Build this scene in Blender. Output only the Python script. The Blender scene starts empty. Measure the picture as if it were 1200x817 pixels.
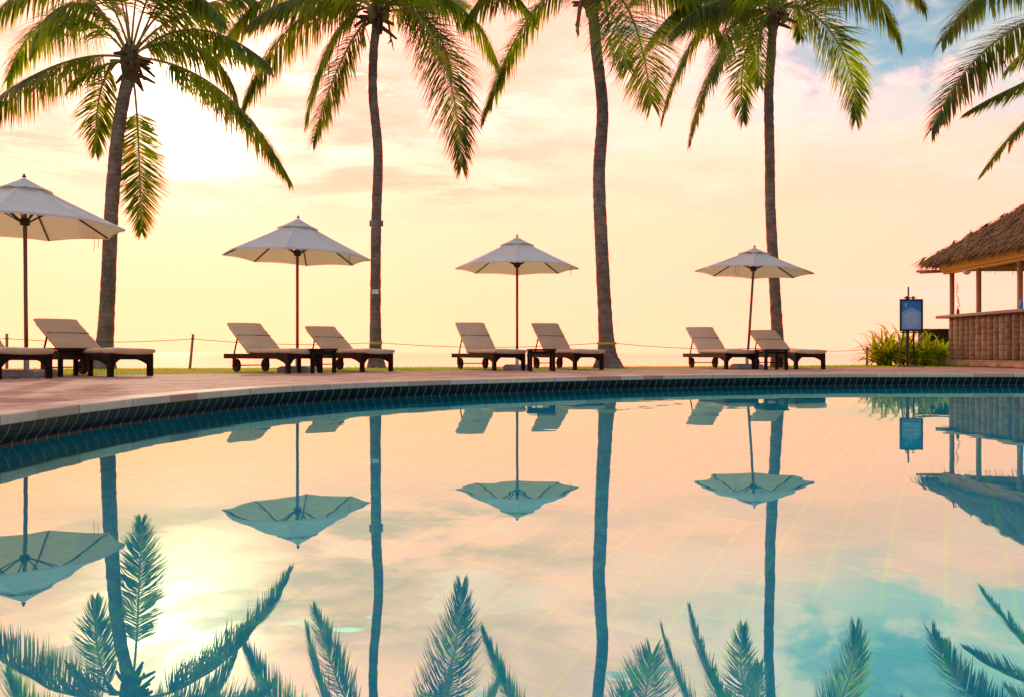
import bpy, bmesh, math, random
from mathutils import Vector, Matrix, noise
R = random.Random(11)
sc = bpy.context.scene
col = sc.collection
rad = math.radians

# ------------------------------------------------------------------ camera
CAM_Z = 0.525      # metres above the water
F = 900.0          # focal length in pixels of the 1200-wide photograph
HOR = 413.0        # horizon row
DECK = 0.185       # deck height above the water
cam = bpy.data.cameras.new('camera'); cam_o = bpy.data.objects.new('camera', cam); col.objects.link(cam_o)
cam_o.location = (0, 0, CAM_Z); cam_o.rotation_euler = (rad(90), 0, 0)
cam.sensor_width = 36; cam.lens = 36*F/1200; cam.shift_y = (HOR-408.5)/1200
cam.clip_end = 30000; cam.clip_start = 0.05
sc.camera = cam_o
def P(u, v, d): return Vector(((u-600)/F*d, d, CAM_Z-(v-HOR)/F*d))

# ------------------------------------------------------------------ render
sc.view_settings.view_transform = 'Standard'; sc.view_settings.look = 'None'
sc.view_settings.exposure = 0; sc.view_settings.gamma = 1
sc.cycles.use_denoising = True
sc.cycles.max_bounces = 10; sc.cycles.transparent_max_bounces = 16
sc.cycles.transmission_bounces = 8
sc.cycles.sample_clamp_indirect = 6

# ------------------------------------------------------------------ node helpers
class NT:
    def __init__(s, tree): s.t = tree; s.n = tree.nodes; s.l = tree.links
    def node(s, typ, **kw):
        n = s.n.new(typ)
        for k, v in kw.items():
            if k.startswith('i_'): s.put(n.inputs[k[2:].replace('_', ' ')], v)
            else: setattr(n, k, v)
        return n
    def put(s, sock, v):
        if isinstance(v, bpy.types.NodeSocket): s.l.new(v, sock)
        elif v is not None:
            if hasattr(sock.default_value, '__len__') and not isinstance(v, str):
                v = tuple(v)
                if len(sock.default_value) == 4 and len(v) == 3: v = v+(1,)
            sock.default_value = v
    def math(s, op, a, b=None, c=None, clamp=False):
        n = s.n.new('ShaderNodeMath'); n.operation = op; n.use_clamp = clamp
        s.put(n.inputs[0], a)
        if b is not None: s.put(n.inputs[1], b)
        if c is not None: s.put(n.inputs[2], c)
        return n.outputs[0]
    def vmath(s, op, a, b=None):
        n = s.n.new('ShaderNodeVectorMath'); n.operation = op
        s.put(n.inputs[0], a)
        if b is not None: s.put(n.inputs[1], b)
        return n.outputs['Value'] if op in ('DOT_PRODUCT', 'LENGTH', 'DISTANCE') else n.outputs[0]
    def mix(s, f, a, b, mode='MIX'):
        n = s.n.new('ShaderNodeMix'); n.data_type = 'RGBA'; n.blend_type = mode
        s.put(n.inputs[0], f); s.put(n.inputs[6], a); s.put(n.inputs[7], b)
        return n.outputs[2]
    def noise(s, vec, scale, detail=4, rough=.55, dist=0):
        n = s.n.new('ShaderNodeTexNoise'); s.put(n.inputs['Vector'], vec)
        s.put(n.inputs['Scale'], scale); n.inputs['Detail'].default_value = detail
        n.inputs['Roughness'].default_value = rough; n.inputs['Distortion'].default_value = dist
        return n.outputs['Fac']
    def smooth(s, x, a, b, lo=0.0, hi=1.0):
        n = s.n.new('ShaderNodeMapRange'); n.interpolation_type = 'SMOOTHSTEP'
        s.put(n.inputs[0], x); s.put(n.inputs[1], a); s.put(n.inputs[2], b); s.put(n.inputs[3], lo); s.put(n.inputs[4], hi)
        return n.outputs[0]
    def lin(s, x, a, b, lo=0.0, hi=1.0):
        n = s.n.new('ShaderNodeMapRange')
        s.put(n.inputs[0], x); s.put(n.inputs[1], a); s.put(n.inputs[2], b); s.put(n.inputs[3], lo); s.put(n.inputs[4], hi)
        return n.outputs[0]
    def ramp(s, x, stops):
        n = s.n.new('ShaderNodeValToRGB'); s.put(n.inputs[0], x)
        e = n.color_ramp.elements
        while len(e) < len(stops): e.new(.5)
        for k, (p, c) in enumerate(stops):
            e[k].position = p; e[k].color = tuple(c)+(1,)
        return n.outputs[0]
    def scalev(s, vec, sx, sy, sz):
        return s.vmath('MULTIPLY', vec, (sx, sy, sz))
    def bump(s, h, strength=.3, dist=.01):
        n = s.n.new('ShaderNodeBump'); n.inputs['Strength'].default_value = strength
        n.inputs['Distance'].default_value = dist; s.put(n.inputs['Height'], h); return n.outputs[0]

def new_mat(name):
    m = bpy.data.materials.new(name); m.use_nodes = True
    t = NT(m.node_tree); t.n.clear()
    t.out = t.n.new('ShaderNodeOutputMaterial'); return m, t
def pbr(t, color, rough=.6, spec=.4, normal=None, metallic=0):
    b = t.n.new('ShaderNodeBsdfPrincipled')
    t.put(b.inputs['Base Color'], color); t.put(b.inputs['Roughness'], rough)
    t.put(b.inputs['Specular IOR Level'], spec); t.put(b.inputs['Metallic'], metallic)
    if normal is not None: t.l.new(normal, b.inputs['Normal'])
    return b.outputs[0]
def simple(name, c1, c2, scale=8, rough=.6, stretch=(1, 1, 1), bump=.25, spec=.35, rnd=0.0, bd=.006, detail=5):
    m, t = new_mat(name)
    tc = t.n.new('ShaderNodeTexCoord').outputs['Object']
    f = t.noise(t.scalev(tc, *stretch), scale, detail, .6)
    f2 = t.smooth(f, .32, .68)
    c = t.mix(f2, c1, c2)
    big = t.noise(tc, scale*.13, 2)
    c = t.mix(t.smooth(big, .35, .7, 0, .35), c, tuple(x*.7 for x in c1))
    if rnd:
        oi = t.n.new('ShaderNodeObjectInfo').outputs['Random']
        hs = t.node('ShaderNodeHueSaturation', i_Color=c); t.put(hs.inputs['Value'], t.lin(oi, 0, 1, 1-rnd, 1+rnd)); c = hs.outputs[0]
    r = t.lin(f, .2, .8, max(rough-.1, .05), min(rough+.1, 1))
    t.l.new(pbr(t, c, r, spec, t.bump(f, bump, bd)), t.out.inputs[0])
    return m

M = {}
# pool deck: small clay pavers
m, t = new_mat('deck_pavers'); M['deck'] = m
tc = t.n.new('ShaderNodeTexCoord').outputs['Object']
br = t.node('ShaderNodeTexBrick', i_Vector=tc, i_Scale=1.0, i_Color1=(.62, .36, .24), i_Color2=(.43, .235, .175), i_Mortar=(.24, .15, .12))
br.inputs['Mortar Size'].default_value = .009; br.inputs['Brick Width'].default_value = .40; br.inputs['Row Height'].default_value = .20; br.inputs['Bias'].default_value = -.1
f = t.noise(tc, 1.3, 5, .6); c = t.mix(t.smooth(f, .42, .62, 0, .8), br.outputs['Color'], (.70, .44, .28))
f2 = t.noise(tc, 30, 3); c = t.mix(t.lin(f2, .3, .7, 0, .4), c, (.26, .16, .15))
st = t.noise(t.scalev(tc, .6, 1.5, 1), 1.6, 6, .65); c = t.mix(t.smooth(st, .50, .64, 0, .8), c, (.31, .165, .125))
md = t.noise(t.scalev(tc, .75, 1, 1), 3.4, 5, .7); c = t.mix(t.smooth(md, .52, .64, 0, .6), c, (.28, .135, .105)); c = t.mix(t.smooth(md, .46, .36, 0, .6), c, (.78, .50, .32))
hgt = t.math('SUBTRACT', t.math('MULTIPLY', f2, .3), br.outputs['Fac'])
t.l.new(pbr(t, c, .75, .12, t.bump(hgt, .4, .006)), t.out.inputs[0])
# coping: blocks laid along the rim (UV.x in metres along the rim)
m, t = new_mat('coping_stone'); M['coping'] = m
uv = t.n.new('ShaderNodeTexCoord').outputs['UV']; tc = t.n.new('ShaderNodeTexCoord').outputs['Object']
sx = t.node('ShaderNodeSeparateXYZ', i_Vector=uv).outputs[0]
wob = t.math('ADD', sx, t.math('MULTIPLY', t.math('SINE', t.math('MULTIPLY', sx, 2.7)), .12))
blk = t.math('FLOOR', t.math('DIVIDE', wob, .45))
fr = t.math('FRACT', t.math('DIVIDE', wob, .45))
wn = t.node('ShaderNodeTexWhiteNoise', noise_dimensions='1D'); t.put(wn.inputs['W'], blk)
c = t.ramp(wn.outputs['Value'], [(0, (.46, .25, .15)), (.2, (.58, .40, .30)), (.5, (.72, .52, .36)), (.75, (.62, .46, .38)), (1, (.80, .60, .40))])
f = t.noise(tc, 9, 5, .65); c = t.mix(t.smooth(f, .4, .7, 0, .5), c, (.48, .34, .27))
j = t.math('LESS_THAN', fr, .02); c = t.mix(j, c, (.30, .21, .17))
t.l.new(pbr(t, c, .65, .15, t.bump(t.math('SUBTRACT', f, j), .35, .006)), t.out.inputs[0])
# dark lip tiles and pool wall tiles
def tile_mat(name, c1, c2, grout, w, h, mort, rough):
    m, t = new_mat(name)
    uv = t.n.new('ShaderNodeTexCoord').outputs['UV']; tc = t.n.new('ShaderNodeTexCoord').outputs['Object']
    br = t.node('ShaderNodeTexBrick', offset=0.0, i_Vector=uv, i_Scale=1.0, i_Color1=c1, i_Color2=c2, i_Mortar=grout)
    br.inputs['Mortar Size'].default_value = mort; br.inputs['Brick Width'].default_value = w; br.inputs['Row Height'].default_value = h
    br.inputs['Mortar Smooth'].default_value = .15
    f = t.noise(tc, 6, 4, .6); c = t.mix(t.smooth(f, .45, .75, 0, .35), br.outputs['Color'], tuple(x*.55 for x in c1))
    t.l.new(pbr(t, c, t.lin(br.outputs['Fac'], 0, 1, rough, .7), .18, t.bump(t.math('SUBTRACT', 1.0, br.outputs['Fac']), .5, .004)), t.out.inputs[0])
    return m
M['lip_tile'] = tile_mat('dark_lip_tile', (.004, .012, .022), (.008, .020, .030), (.32, .24, .06), .118, .30, .005, .45)
M['wall_tile'] = tile_mat('pool_wall_tile', (.004, .36, .48), (.004, .29, .43), (.10, .62, .40), .118, .118, .006, .35)
# pool floor: square tiles turned to the hut, pale green joints
m, t = new_mat('pool_floor_tile'); M['floor_tile'] = m
tc = t.n.new('ShaderNodeTexCoord').outputs['Object']
mp = t.node('ShaderNodeMapping', i_Vector=tc); mp.inputs['Rotation'].default_value = (0, 0, rad(29.5))
br = t.node('ShaderNodeTexBrick', offset=0.0, i_Vector=mp.outputs[0], i_Scale=1.0, i_Color1=(.001, .62, .92), i_Color2=(.001, .56, .86), i_Mortar=(.01, .80, .72))
br.inputs['Mortar Size'].default_value = .012; br.inputs['Brick Width'].default_value = .2; br.inputs['Row Height'].default_value = .2; br.inputs['Mortar Smooth'].default_value = .4
f = t.noise(tc, 1.2, 4); c = t.mix(t.smooth(f, .35, .7, 0, .3), br.outputs['Color'], (.002, .44, .64))
t.l.new(pbr(t, c, .5, .3), t.out.inputs[0])
# still pool water: mirror by angle over clear refraction
m, t = new_mat('pool_water'); M['water'] = m
tc = t.n.new('ShaderNodeTexCoord').outputs['Object']
w1 = t.noise(t.scalev(tc, 1, 1.6, 1), 1.6, 2, .45); w2 = t.noise(tc, .5, 1, .4)
hh = t.math('ADD', t.math('MULTIPLY', w1, .35), w2)
nrm = t.bump(hh, .024, .10)
lw = t.node('ShaderNodeLayerWeight'); lw.inputs['Blend'].default_value = .5; t.l.new(nrm, lw.inputs['Normal'])
fac = t.ramp(lw.outputs['Facing'], [(0, (.04,)*3), (.40, (.09,)*3), (.52, (.48,)*3), (.68, (.55,)*3), (.82, (.56,)*3), (.93, (.68,)*3), (1, (.98,)*3)])
gl = t.node('ShaderNodeBsdfGlossy'); gl.inputs['Roughness'].default_value = 0; t.put(gl.inputs['Color'], (.58, 1, .72)); t.l.new(nrm, gl.inputs['Normal'])
rf = t.node('ShaderNodeBsdfRefraction'); rf.inputs['Roughness'].default_value = 0; rf.inputs['IOR'].default_value = 1.33; t.put(rf.inputs['Color'], (.62, .98, 1)); t.l.new(nrm, rf.inputs['Normal'])
mx = t.node('ShaderNodeMixShader'); t.put(mx.inputs[0], fac); t.l.new(rf.outputs[0], mx.inputs[1]); t.l.new(gl.outputs[0], mx.inputs[2])
t.l.new(mx.outputs[0], t.out.inputs[0])
# sea
m, t = new_mat('sea_water'); M['sea'] = m
tc = t.n.new('ShaderNodeTexCoord').outputs['Object']
f = t.noise(t.scalev(tc, .05, .2, 1), .6, 4, .6)
t.l.new(pbr(t, t.mix(f, (.30, .36, .26), (.40, .46, .34)), .07, 1.0), t.out.inputs[0])
M['sand'] = simple('beach_sand', (.46, .36, .25), (.56, .45, .32), 3, .9)
M['lawn'] = simple('lawn_soil', (.30, .36, .015), (.40, .42, .03), 6, .9, spec=.05)

def leafy(name, c1, c2, tr, mixf=.5, scale=3.0, rough=.45, dead=None, rnd=.15):
    m, t = new_mat(name)
    tc = t.n.new('ShaderNodeTexCoord').outputs['Object']
    f = t.noise(tc, scale, 4, .6); c = t.mix(t.smooth(f, .35, .68), c1, c2)
    if dead: c = t.mix(t.smooth(t.noise(tc, scale*2.3, 2), .60, .72), c, dead)
    oi = t.n.new('ShaderNodeObjectInfo').outputs['Random']
    hs = t.node('ShaderNodeHueSaturation', i_Color=c); t.put(hs.inputs['Value'], t.lin(oi, 0, 1, 1-rnd, 1+rnd)); t.put(hs.inputs['Hue'], t.lin(oi, 0, 1, .485, .51)); c = hs.outputs[0]
    b = pbr(t, c, rough, .4)
    tl = t.node('ShaderNodeBsdfTranslucent'); t.put(tl.inputs['Color'], t.mix(1.0, c, tr, 'MULTIPLY'))
    mx = t.node('ShaderNodeMixShader'); mx.inputs[0].default_value = mixf
    t.l.new(b, mx.inputs[1]); t.l.new(tl.outputs[0], mx.inputs[2]); t.l.new(mx.outputs[0], t.out.inputs[0])
    return m
M['frond'] = leafy('palm_frond', (.06, .095, .006), (.205, .25, .012), (2.7, 2.9, .8), .58, 1.2, .35, (.26, .17, .03), .3)
M['rachis'] = simple('palm_rachis', (.30, .24, .08), (.42, .34, .14), 5, .5)
M['grass'] = leafy('grass_blades', (.24, .32, .012), (.44, .44, .02), (1.6, 1.7, .6), .5, 2)
M['straps'] = leafy('strap_leaves', (.12, .19, .010), (.50, .48, .02), (1.9, 2.0, .6), .6, 4, .35, (.6, .40, .05))
# palm trunk: ringed grey brown bark
m, t = new_mat('palm_bark'); M['bark'] = m
tc = t.n.new('ShaderNodeTexCoord').outputs['Object']
nz = t.noise(tc, 5, 5, .65)
sz = t.node('ShaderNodeSeparateXYZ', i_Vector=tc).outputs[2]
ring = t.math('FRACT', t.math('ADD', t.math('MULTIPLY', sz, 9.5), t.math('MULTIPLY', nz, .9)))
c = t.mix(t.smooth(nz, .3, .7), (.135, .088, .064), (.29, .20, .145))
c = t.mix(t.smooth(ring, .82, .95, 0, .5), c, (.065, .045, .042))
fine = t.noise(t.scalev(tc, 1, 1, .12), 40, 4, .7); c = t.mix(t.smooth(fine, .55, .75, 0, .6), c, (.055, .040, .038))
lich = t.noise(tc, 2.1, 5, .7); c = t.mix(t.smooth(lich, .58, .72, 0, .5), c, (.36, .29, .25))
hgt = t.math('SUBTRACT', t.math('MULTIPLY', fine, -.5), t.smooth(ring, .7, .95))
t.l.new(pbr(t, c, .85, .2, t.bump(hgt, .6, .012)), t.out.inputs[0])
M['fibre'] = simple('palm_fibre', (.075, .045, .022), (.19, .115, .05), 14, .9, (1, 1, .25), .6)
M['stalk'] = simple('flower_stalk', (.30, .13, .07), (.42, .20, .09), 8, .7)
M['coconut'] = simple('coconut_husk', (.16, .15, .03), (.26, .20, .05), 4, .5)
M['yellow'] = simple('yellow_webbing', (.55, .36, .03), (.65, .45, .06), 20, .6)
M['rope'] = simple('rope_fibre', (.20, .15, .11), (.30, .23, .17), 60, .9)
M['white_plate'] = simple('white_plate', (.72, .70, .66), (.8, .78, .74), 9, .5)
M['steel'] = simple('dull_steel', (.16, .13, .12), (.24, .20, .18), 12, .45)

# dark wood of loungers and tables
M['dark_wood'] = simple('dark_stained_wood', (.010, .005, .004), (.034, .017, .010), 9, .55, (6, 1, 1), .3, .10, .2)
M['pole_wood'] = simple('varnished_pole_wood', (.17, .065, .03), (.27, .11, .045), 14, .4, (3, 3, .2), .2)
M['rib_wood'] = simple('dark_rib_wood', (.030, .016, .013), (.06, .03, .022), 10, .5)
def cloth(name, c1, c2, tr, mixf, scale=160):
    m, t = new_mat(name)
    tc = t.n.new('ShaderNodeTexCoord').outputs['Object']
    f = t.noise(tc, 3.0, 4, .6); c = t.mix(t.smooth(f, .35, .7), c1, c2)
    wv = t.noise(tc, scale, 2); oi = t.n.new('ShaderNodeObjectInfo').outputs['Random']
    hs = t.node('ShaderNodeHueSaturation', i_Color=c); t.put(hs.inputs['Value'], t.lin(oi, 0, 1, .94, 1.04)); c = hs.outputs[0]
    wr = t.noise(t.scalev(tc, 1, 1, 1), 5, 3, .6, .6)
    b = pbr(t, c, .85, .15, t.bump(t.math('ADD', t.math('MULTIPLY', wv, .12), wr), .25, .02))
    if mixf:
        tl = t.node('ShaderNodeBsdfTranslucent'); t.put(tl.inputs['Color'], tr)
        mx = t.node('ShaderNodeMixShader'); mx.inputs[0].default_value = mixf
        t.l.new(b, mx.inputs[1]); t.l.new(tl.outputs[0], mx.inputs[2]); b = mx.outputs[0]
    t.l.new(b, t.out.inputs[0]); return m
M['canvas'] = cloth('parasol_canvas', (.72, .74, .74), (.78, .80, .80), (.84, .66, .40), .34)
M['cushion'] = cloth('cushion_cloth', (.66, .43, .265), (.72, .49, .31), (.5, .4, .3), 0)
M['seam'] = simple('cushion_seam', (.22, .16, .12), (.27, .19, .15), 30, .9)
M['stone_base'] = simple('parasol_base_stone', (.52, .44, .38), (.62, .54, .47), 12, .8, bump=.4)
M['thatch'] = simple('thatch', (.095, .055, .028), (.38, .24, .12), 26, .95, (1, 1, .5), .7, .1, .22, .02)
M['beam'] = simple('golden_beam', (.72, .38, .03), (.80, .46, .06), 5, .5, (1, .2, 1), .15)
M['post'] = simple('post_timber', (.36, .18, .07), (.46, .25, .10), 9, .6, (4, 4, .4), .2)
m, t = new_mat('palisade_log'); M['log'] = m
tc = t.n.new('ShaderNodeTexCoord').outputs['Object']; nz = t.noise(tc, 7, 5, .65)
sz = t.node('ShaderNodeSeparateXYZ', i_Vector=tc).outputs[2]
ring = t.math('FRACT', t.math('ADD', t.math('MULTIPLY', sz, 8.0), t.math('MULTIPLY', nz, 1.6)))
c = t.mix(t.smooth(nz, .32, .68), (.23, .14, .075), (.40, .27, .15))
c = t.mix(t.smooth(ring, .72, .95, 0, .7), c, (.10, .060, .045))
oi = t.n.new('ShaderNodeObjectInfo').outputs['Random']
hs = t.node('ShaderNodeHueSaturation', i_Color=c); t.put(hs.inputs['Value'], t.lin(oi, 0, 1, .70, 1.2)); c = hs.outputs[0]
t.l.new(pbr(t, c, .85, .15, t.bump(t.math('SUBTRACT', nz, t.smooth(ring, .72, .95)), .6, .012)), t.out.inputs[0])
M['counter'] = simple('counter_timber', (.16, .095, .065), (.26, .165, .115), 8, .5, (4, .4, 4))
M['inner'] = simple('bar_inner_panel', (.03, .022, .02), (.055, .04, .033), 6, .8)
M['globe'] = simple('opal_globe', (.78, .72, .66), (.82, .77, .72), 3, .3, bump=0)
M['soil_box'] = simple('dark_rendered_wall', (.045, .035, .034), (.07, .055, .05), 8, .85)
M['black_frame'] = simple('black_frame_paint', (.010, .009, .010), (.02, .018, .018), 12, .4)
M['easel'] = simple('easel_timber', (.24, .12, .05), (.33, .18, .08), 10, .6, (4, 4, .4))
M['poster_blue'] = simple('poster_blue', (.02, .20, .48), (.03, .25, .55), 3, .35, bump=0)
M['poster_pale'] = simple('poster_pale_blue', (.20, .44, .70), (.25, .50, .76), 3, .35, bump=0)
M['poster_ink'] = simple('poster_white_ink', (.75, .84, .90), (.80, .88, .92), 3, .4, bump=0)
M['rubber'] = simple('wheel_rubber', (.035, .018, .012), (.06, .032, .02), 12, .7, spec=.15)

# ------------------------------------------------------------------ mesh helpers
class MB:
    def __init__(s): s.v = []; s.f = []; s.uv = None
    def add(s, vs, fs):
        o = len(s.v); s.v += [Vector(x) for x in vs]; s.f += [tuple(i+o for i in f) for f in fs]
    def box(s, c, size, rot=None):
        x, y, z = (k/2 for k in size)
        vs = [Vector((a*x, b*y, e*z)) for a in (-1, 1) for b in (-1, 1) for e in (-1, 1)]
        if rot is not None: vs = [rot @ v for v in vs]
        c = Vector(c)
        s.add([v+c for v in vs], [(0, 1, 3, 2), (4, 6, 7, 5), (0, 4, 5, 1), (2, 3, 7, 6), (0, 2, 6, 4), (1, 5, 7, 3)])
    def tube(s, pts, rads, n=8, cap=True):
        pts = [Vector(p) for p in pts]
        if not hasattr(rads, '__len__'): rads = [rads]*len(pts)
        o = len(s.v); ref = None
        for i, p in enumerate(pts):
            tg = (pts[min(i+1, len(pts)-1)]-pts[max(i-1, 0)]).normalized()
            if ref is None:
                ref = tg.orthogonal().normalized() if abs(tg.z) < .9 else Vector((1, 0, 0))
            a = (ref-tg*ref.dot(tg)).normalized(); ref = a; b = tg.cross(a)
            for k in range(n):
                th = 2*math.pi*k/n
                s.v.append(p+(a*math.cos(th)+b*math.sin(th))*rads[i])
        for i in range(len(pts)-1):
            for k in range(n):
                k2 = (k+1) % n
                s.f.append((o+i*n+k, o+i*n+k2, o+(i+1)*n+k2, o+(i+1)*n+k))
        if cap:
            s.f.append(tuple(o+k for k in reversed(range(n)))); s.f.append(tuple(o+(len(pts)-1)*n+k for k in range(n)))
    def lathe(s, prof, n=24, c=(0, 0, 0)):
        c = Vector(c); o = len(s.v)
        for r, z in prof:
            for k in range(n):
                th = 2*math.pi*k/n; s.v.append(c+Vector((r*math.cos(th), r*math.sin(th), z)))
        for i in range(len(prof)-1):
            for k in range(n):
                k2 = (k+1) % n; s.f.append((o+i*n+k, o+i*n+k2, o+(i+1)*n+k2, o+(i+1)*n+k))
    def prism(s, outline, y0, y1):        # outline in x,z, swept along y
        n = len(outline)
        vs = [(x, y0, z) for x, z in outline]+[(x, y1, z) for x, z in outline]
        s.add(vs, [tuple(range(n)), tuple(reversed(range(n, 2*n)))]+[(i, i+n, (i+1) % n+n, (i+1) % n) for i in range(n)])
    def build(s, name, mat, parent=None, smooth=False, bevel=0, seg=2):
        me = bpy.data.meshes.new(name); me.from_pydata([tuple(v) for v in s.v], [], s.f); me.materials.append(mat)
        if s.uv is not None:
            ul = me.uv_layers.new(name='UVMap')
            for lp in me.loops: ul.data[lp.index].uv = s.uv[lp.vertex_index]
        bm = bmesh.new(); bm.from_mesh(me); bmesh.ops.recalc_face_normals(bm, faces=bm.faces)
        bm.to_mesh(me); bm.free()
        if smooth: me.polygons.foreach_set('use_smooth', [True]*len(me.polygons))
        o = bpy.data.objects.new(name, me); col.objects.link(o)
        if bevel:
            b = o.modifiers.new('bevel', 'BEVEL'); b.width = bevel; b.segments = seg; b.limit_method = 'ANGLE'; b.angle_limit = rad(40)
        if parent is not None: o.parent = parent
        return o
def raw(name, verts, faces, mat, parent=None):
    me = bpy.data.meshes.new(name); me.from_pydata(verts, [], faces); me.materials.append(mat)
    o = bpy.data.objects.new(name, me); col.objects.link(o)
    if parent is not None: o.parent = parent
    return o
def tag(o, label, cat, group=None):
    o['label'] = label; o['category'] = cat
    if group: o['group'] = group
    return o
def thing(name, label, cat, loc, rz=0, group=None):
    o = bpy.data.objects.new(name, None); col.objects.link(o); o.empty_display_size = .2
    o.location = loc; o.rotation_euler = (0, 0, rz)
    return tag(o, label, cat, group)
def struct(o, kind='structure'): o['kind'] = kind; return o
def dup(root, loc, rz, label):
    r = root.copy(); col.objects.link(r); r.location = loc; r.rotation_euler = (0, 0, rz); r['label'] = label
    for ch in list(root.children):
        c = ch.copy(); col.objects.link(c); c.parent = r
        for g in ch.children:
            d = g.copy(); col.objects.link(d); d.parent = c
    return r
def box_part(name, c, size, mat, parent, bevel=.006, rot=None):
    b = MB(); b.box(c, size, rot); return b.build(name, mat, parent, False, bevel)
def tube_part(name, pts, r, mat, parent, n=10):
    b = MB(); b.tube(pts, r, n); return b.build(name, mat, parent, True)

# ------------------------------------------------------------------ pool, deck, lawn, beach, sea
CX, CY = 4.5, 3.5
edge = [(-2.76, 4.14), (-2.78, 5.1), (-2.68, 6.1), (-2.38, 7.3), (-1.80, 8.35), (-1.0, 9.18), (0.0, 9.95), (1.2, 10.75), (2.6, 11.45), (4.0, 11.95), (5.5, 12.22), (8.16, 12.28),
        (10.2, 11.9), (12.5, 10.6), (14.6, 8), (15.4, 4.5), (14.8, 1), (12, -3), (7, -5.5), (2, -5.2), (-1.2, -3.2), (-2.5, -.3), (-2.72, 2.2)]
def spline_closed(pts, n):
    out = []
    for i in range(len(pts)):
        p0, p1, p2, p3 = (Vector(pts[(i+k) % len(pts)]).to_2d() for k in (-1, 0, 1, 2))
        for k in range(n):
            t_ = k/n
            out.append(.5*((2*p1)+(p2-p0)*t_+(2*p0-5*p1+4*p2-p3)*t_**2+(3*p1-p0-3*p2+p3)*t_**3))
    return out
rim = spline_closed(edge, 10); NR = len(rim)
nrm2 = []
for i in range(NR):
    tg = (rim[(i+1) % NR]-rim[i-1]).normalized(); nn = Vector((-tg.y, tg.x))
    if nn.dot(rim[i]-Vector((CX, CY))) < 0: nn = -nn
    nrm2.append(nn)
arc = [0.0]
for i in range(NR): arc.append(arc[-1]+(rim[(i+1) % NR]-rim[i]).length)
def off(i, d): return rim[i % NR]+nrm2[i % NR]*d
def rim_strip(name, prof, mat, smooth=False):
    """sweep a profile of (outward offset, z) along the rim; UV = metres along the rim, metres along the profile"""
    vs = []; uv = []; fs = []; n = len(prof); L = [0]
    for k in range(1, n): L.append(L[-1]+math.hypot(prof[k][0]-prof[k-1][0], prof[k][1]-prof[k-1][1]))
    for i in range(NR+1):
        for k, (o_, z) in enumerate(prof):
            p = off(i, o_); vs.append((p.x, p.y, z)); uv.append((arc[i], L[k]))
    for i in range(NR):
        for k in range(n-1): fs.append((i*n+k, (i+1)*n+k, (i+1)*n+k+1, i*n+k+1))
    o = raw(name, vs, fs, mat); ul = o.data.uv_layers.new(name='UVMap')
    for lp in o.data.loops: ul.data[lp.index].uv = uv[lp.vertex_index]
    if smooth: o.data.polygons.foreach_set('use_smooth', [True]*len(o.data.polygons))
    return o
struct(rim_strip('pool_coping', [(.30, DECK-.02), (.30, DECK+.004), (.010, DECK+.004), (.003, DECK+.001), (0, DECK-.006), (0, DECK-.048), (.004, DECK-.054), (.05, DECK-.056)], M['coping']))
struct(rim_strip('pool_lip', [(.018, DECK-.053), (.020, .118), (.030, .09), (.050, .055), (.078, .020), (.082, .010), (.078, -.012)], M['lip_tile']))
struct(rim_strip('pool_wall', [(.076, -.012), (.03, -.03), (.03, -.20), (.03, -1.15)], M['wall_tile']))
# lip band and wall share their edge at (.06,.008): the wall top is a narrow ledge
def poly(name, loop, z, mat):
    bm = bmesh.new(); vs = [bm.verts.new((p[0], p[1], z)) for p in loop]
    f = bm.faces.new(vs); bmesh.ops.triangulate(bm, faces=[f], quad_method='BEAUTY', ngon_method='EAR_CLIP')
    bmesh.ops.recalc_face_normals(bm, faces=bm.faces)
    for q in bm.faces:
        if q.normal.z < 0: q.normal_flip()
    me = bpy.data.meshes.new(name); bm.to_mesh(me); bm.free(); me.materials.append(mat)
    o = bpy.data.objects.new(name, me); col.objects.link(o); return o
struct(poly('pool_water', [off(i, .045) for i in range(NR)], 0, M['water']))
struct(poly('pool_floor', [off(i, .05) for i in range(NR)], -1.1, M['floor_tile']))

def polar_fn(pts):
    a = sorted((math.atan2(y-CY, x-CX), math.hypot(x-CX, y-CY)) for x, y in pts)
    a = [(a[-1][0]-2*math.pi, a[-1][1])]+a+[(a[0][0]+2*math.pi, a[0][1])]
    def fn(th):
        for (t0, r0), (t1, r1) in zip(a, a[1:]):
            if t0 <= th <= t1:
                # straight edge between the two corners
                p0 = Vector((math.cos(t0)*r0, math.sin(t0)*r0)); p1 = Vector((math.cos(t1)*r1, math.sin(t1)*r1))
                d = Vector((math.cos(th), math.sin(th))); e = p1-p0
                den = d.x*e.y-d.y*e.x
                return (p0.x*e.y-p0.y*e.x)/den
        return 10
    return fn
deck_far = polar_fn([((u-600)/F*d, d) for u, d in ((-500, 8.5), (-150, 10.6), (0, 10.9), (200, 12.0), (430, 13.4), (600, 15.0), (800, 16.2), (1000, 17.2), (1200, 18.2), (1400, 18.5))]+[(30, 12), (30, -14), (8, -20), (-14, -14), (-16, 0)])
lawn_far = polar_fn([((u-600)/F*d, d) for u, d in ((-500, 15.2), (0, 16.2), (200, 16.6), (430, 17.6), (600, 18.2), (800, 19), (1000, 20.6), (1100, 22.4), (1250, 23.5), (1500, 24))]+[(40, 12), (42, -20), (8, -32), (-26, -24), (-26, 0)])
def pol(fn, i, k=1.0, add=0):
    p = rim[i % NR]; th = math.atan2(p.y-CY, p.x-CX); r = fn(th)*k+add
    return Vector((CX+r*math.cos(th), CY+r*math.sin(th)))
def ring_mesh(name, loops, mat):
    vs = []; fs = []; n = len(loops)
    for i in range(NR):
        for L, z in loops: p = L(i); vs.append((p.x, p.y, z))
    for i in range(NR):
        i2 = (i+1) % NR
        for k in range(n-1): fs.append((i*n+k, i2*n+k, i2*n+k+1, i*n+k+1))
    return struct(raw(name, vs, fs, mat))
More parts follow.
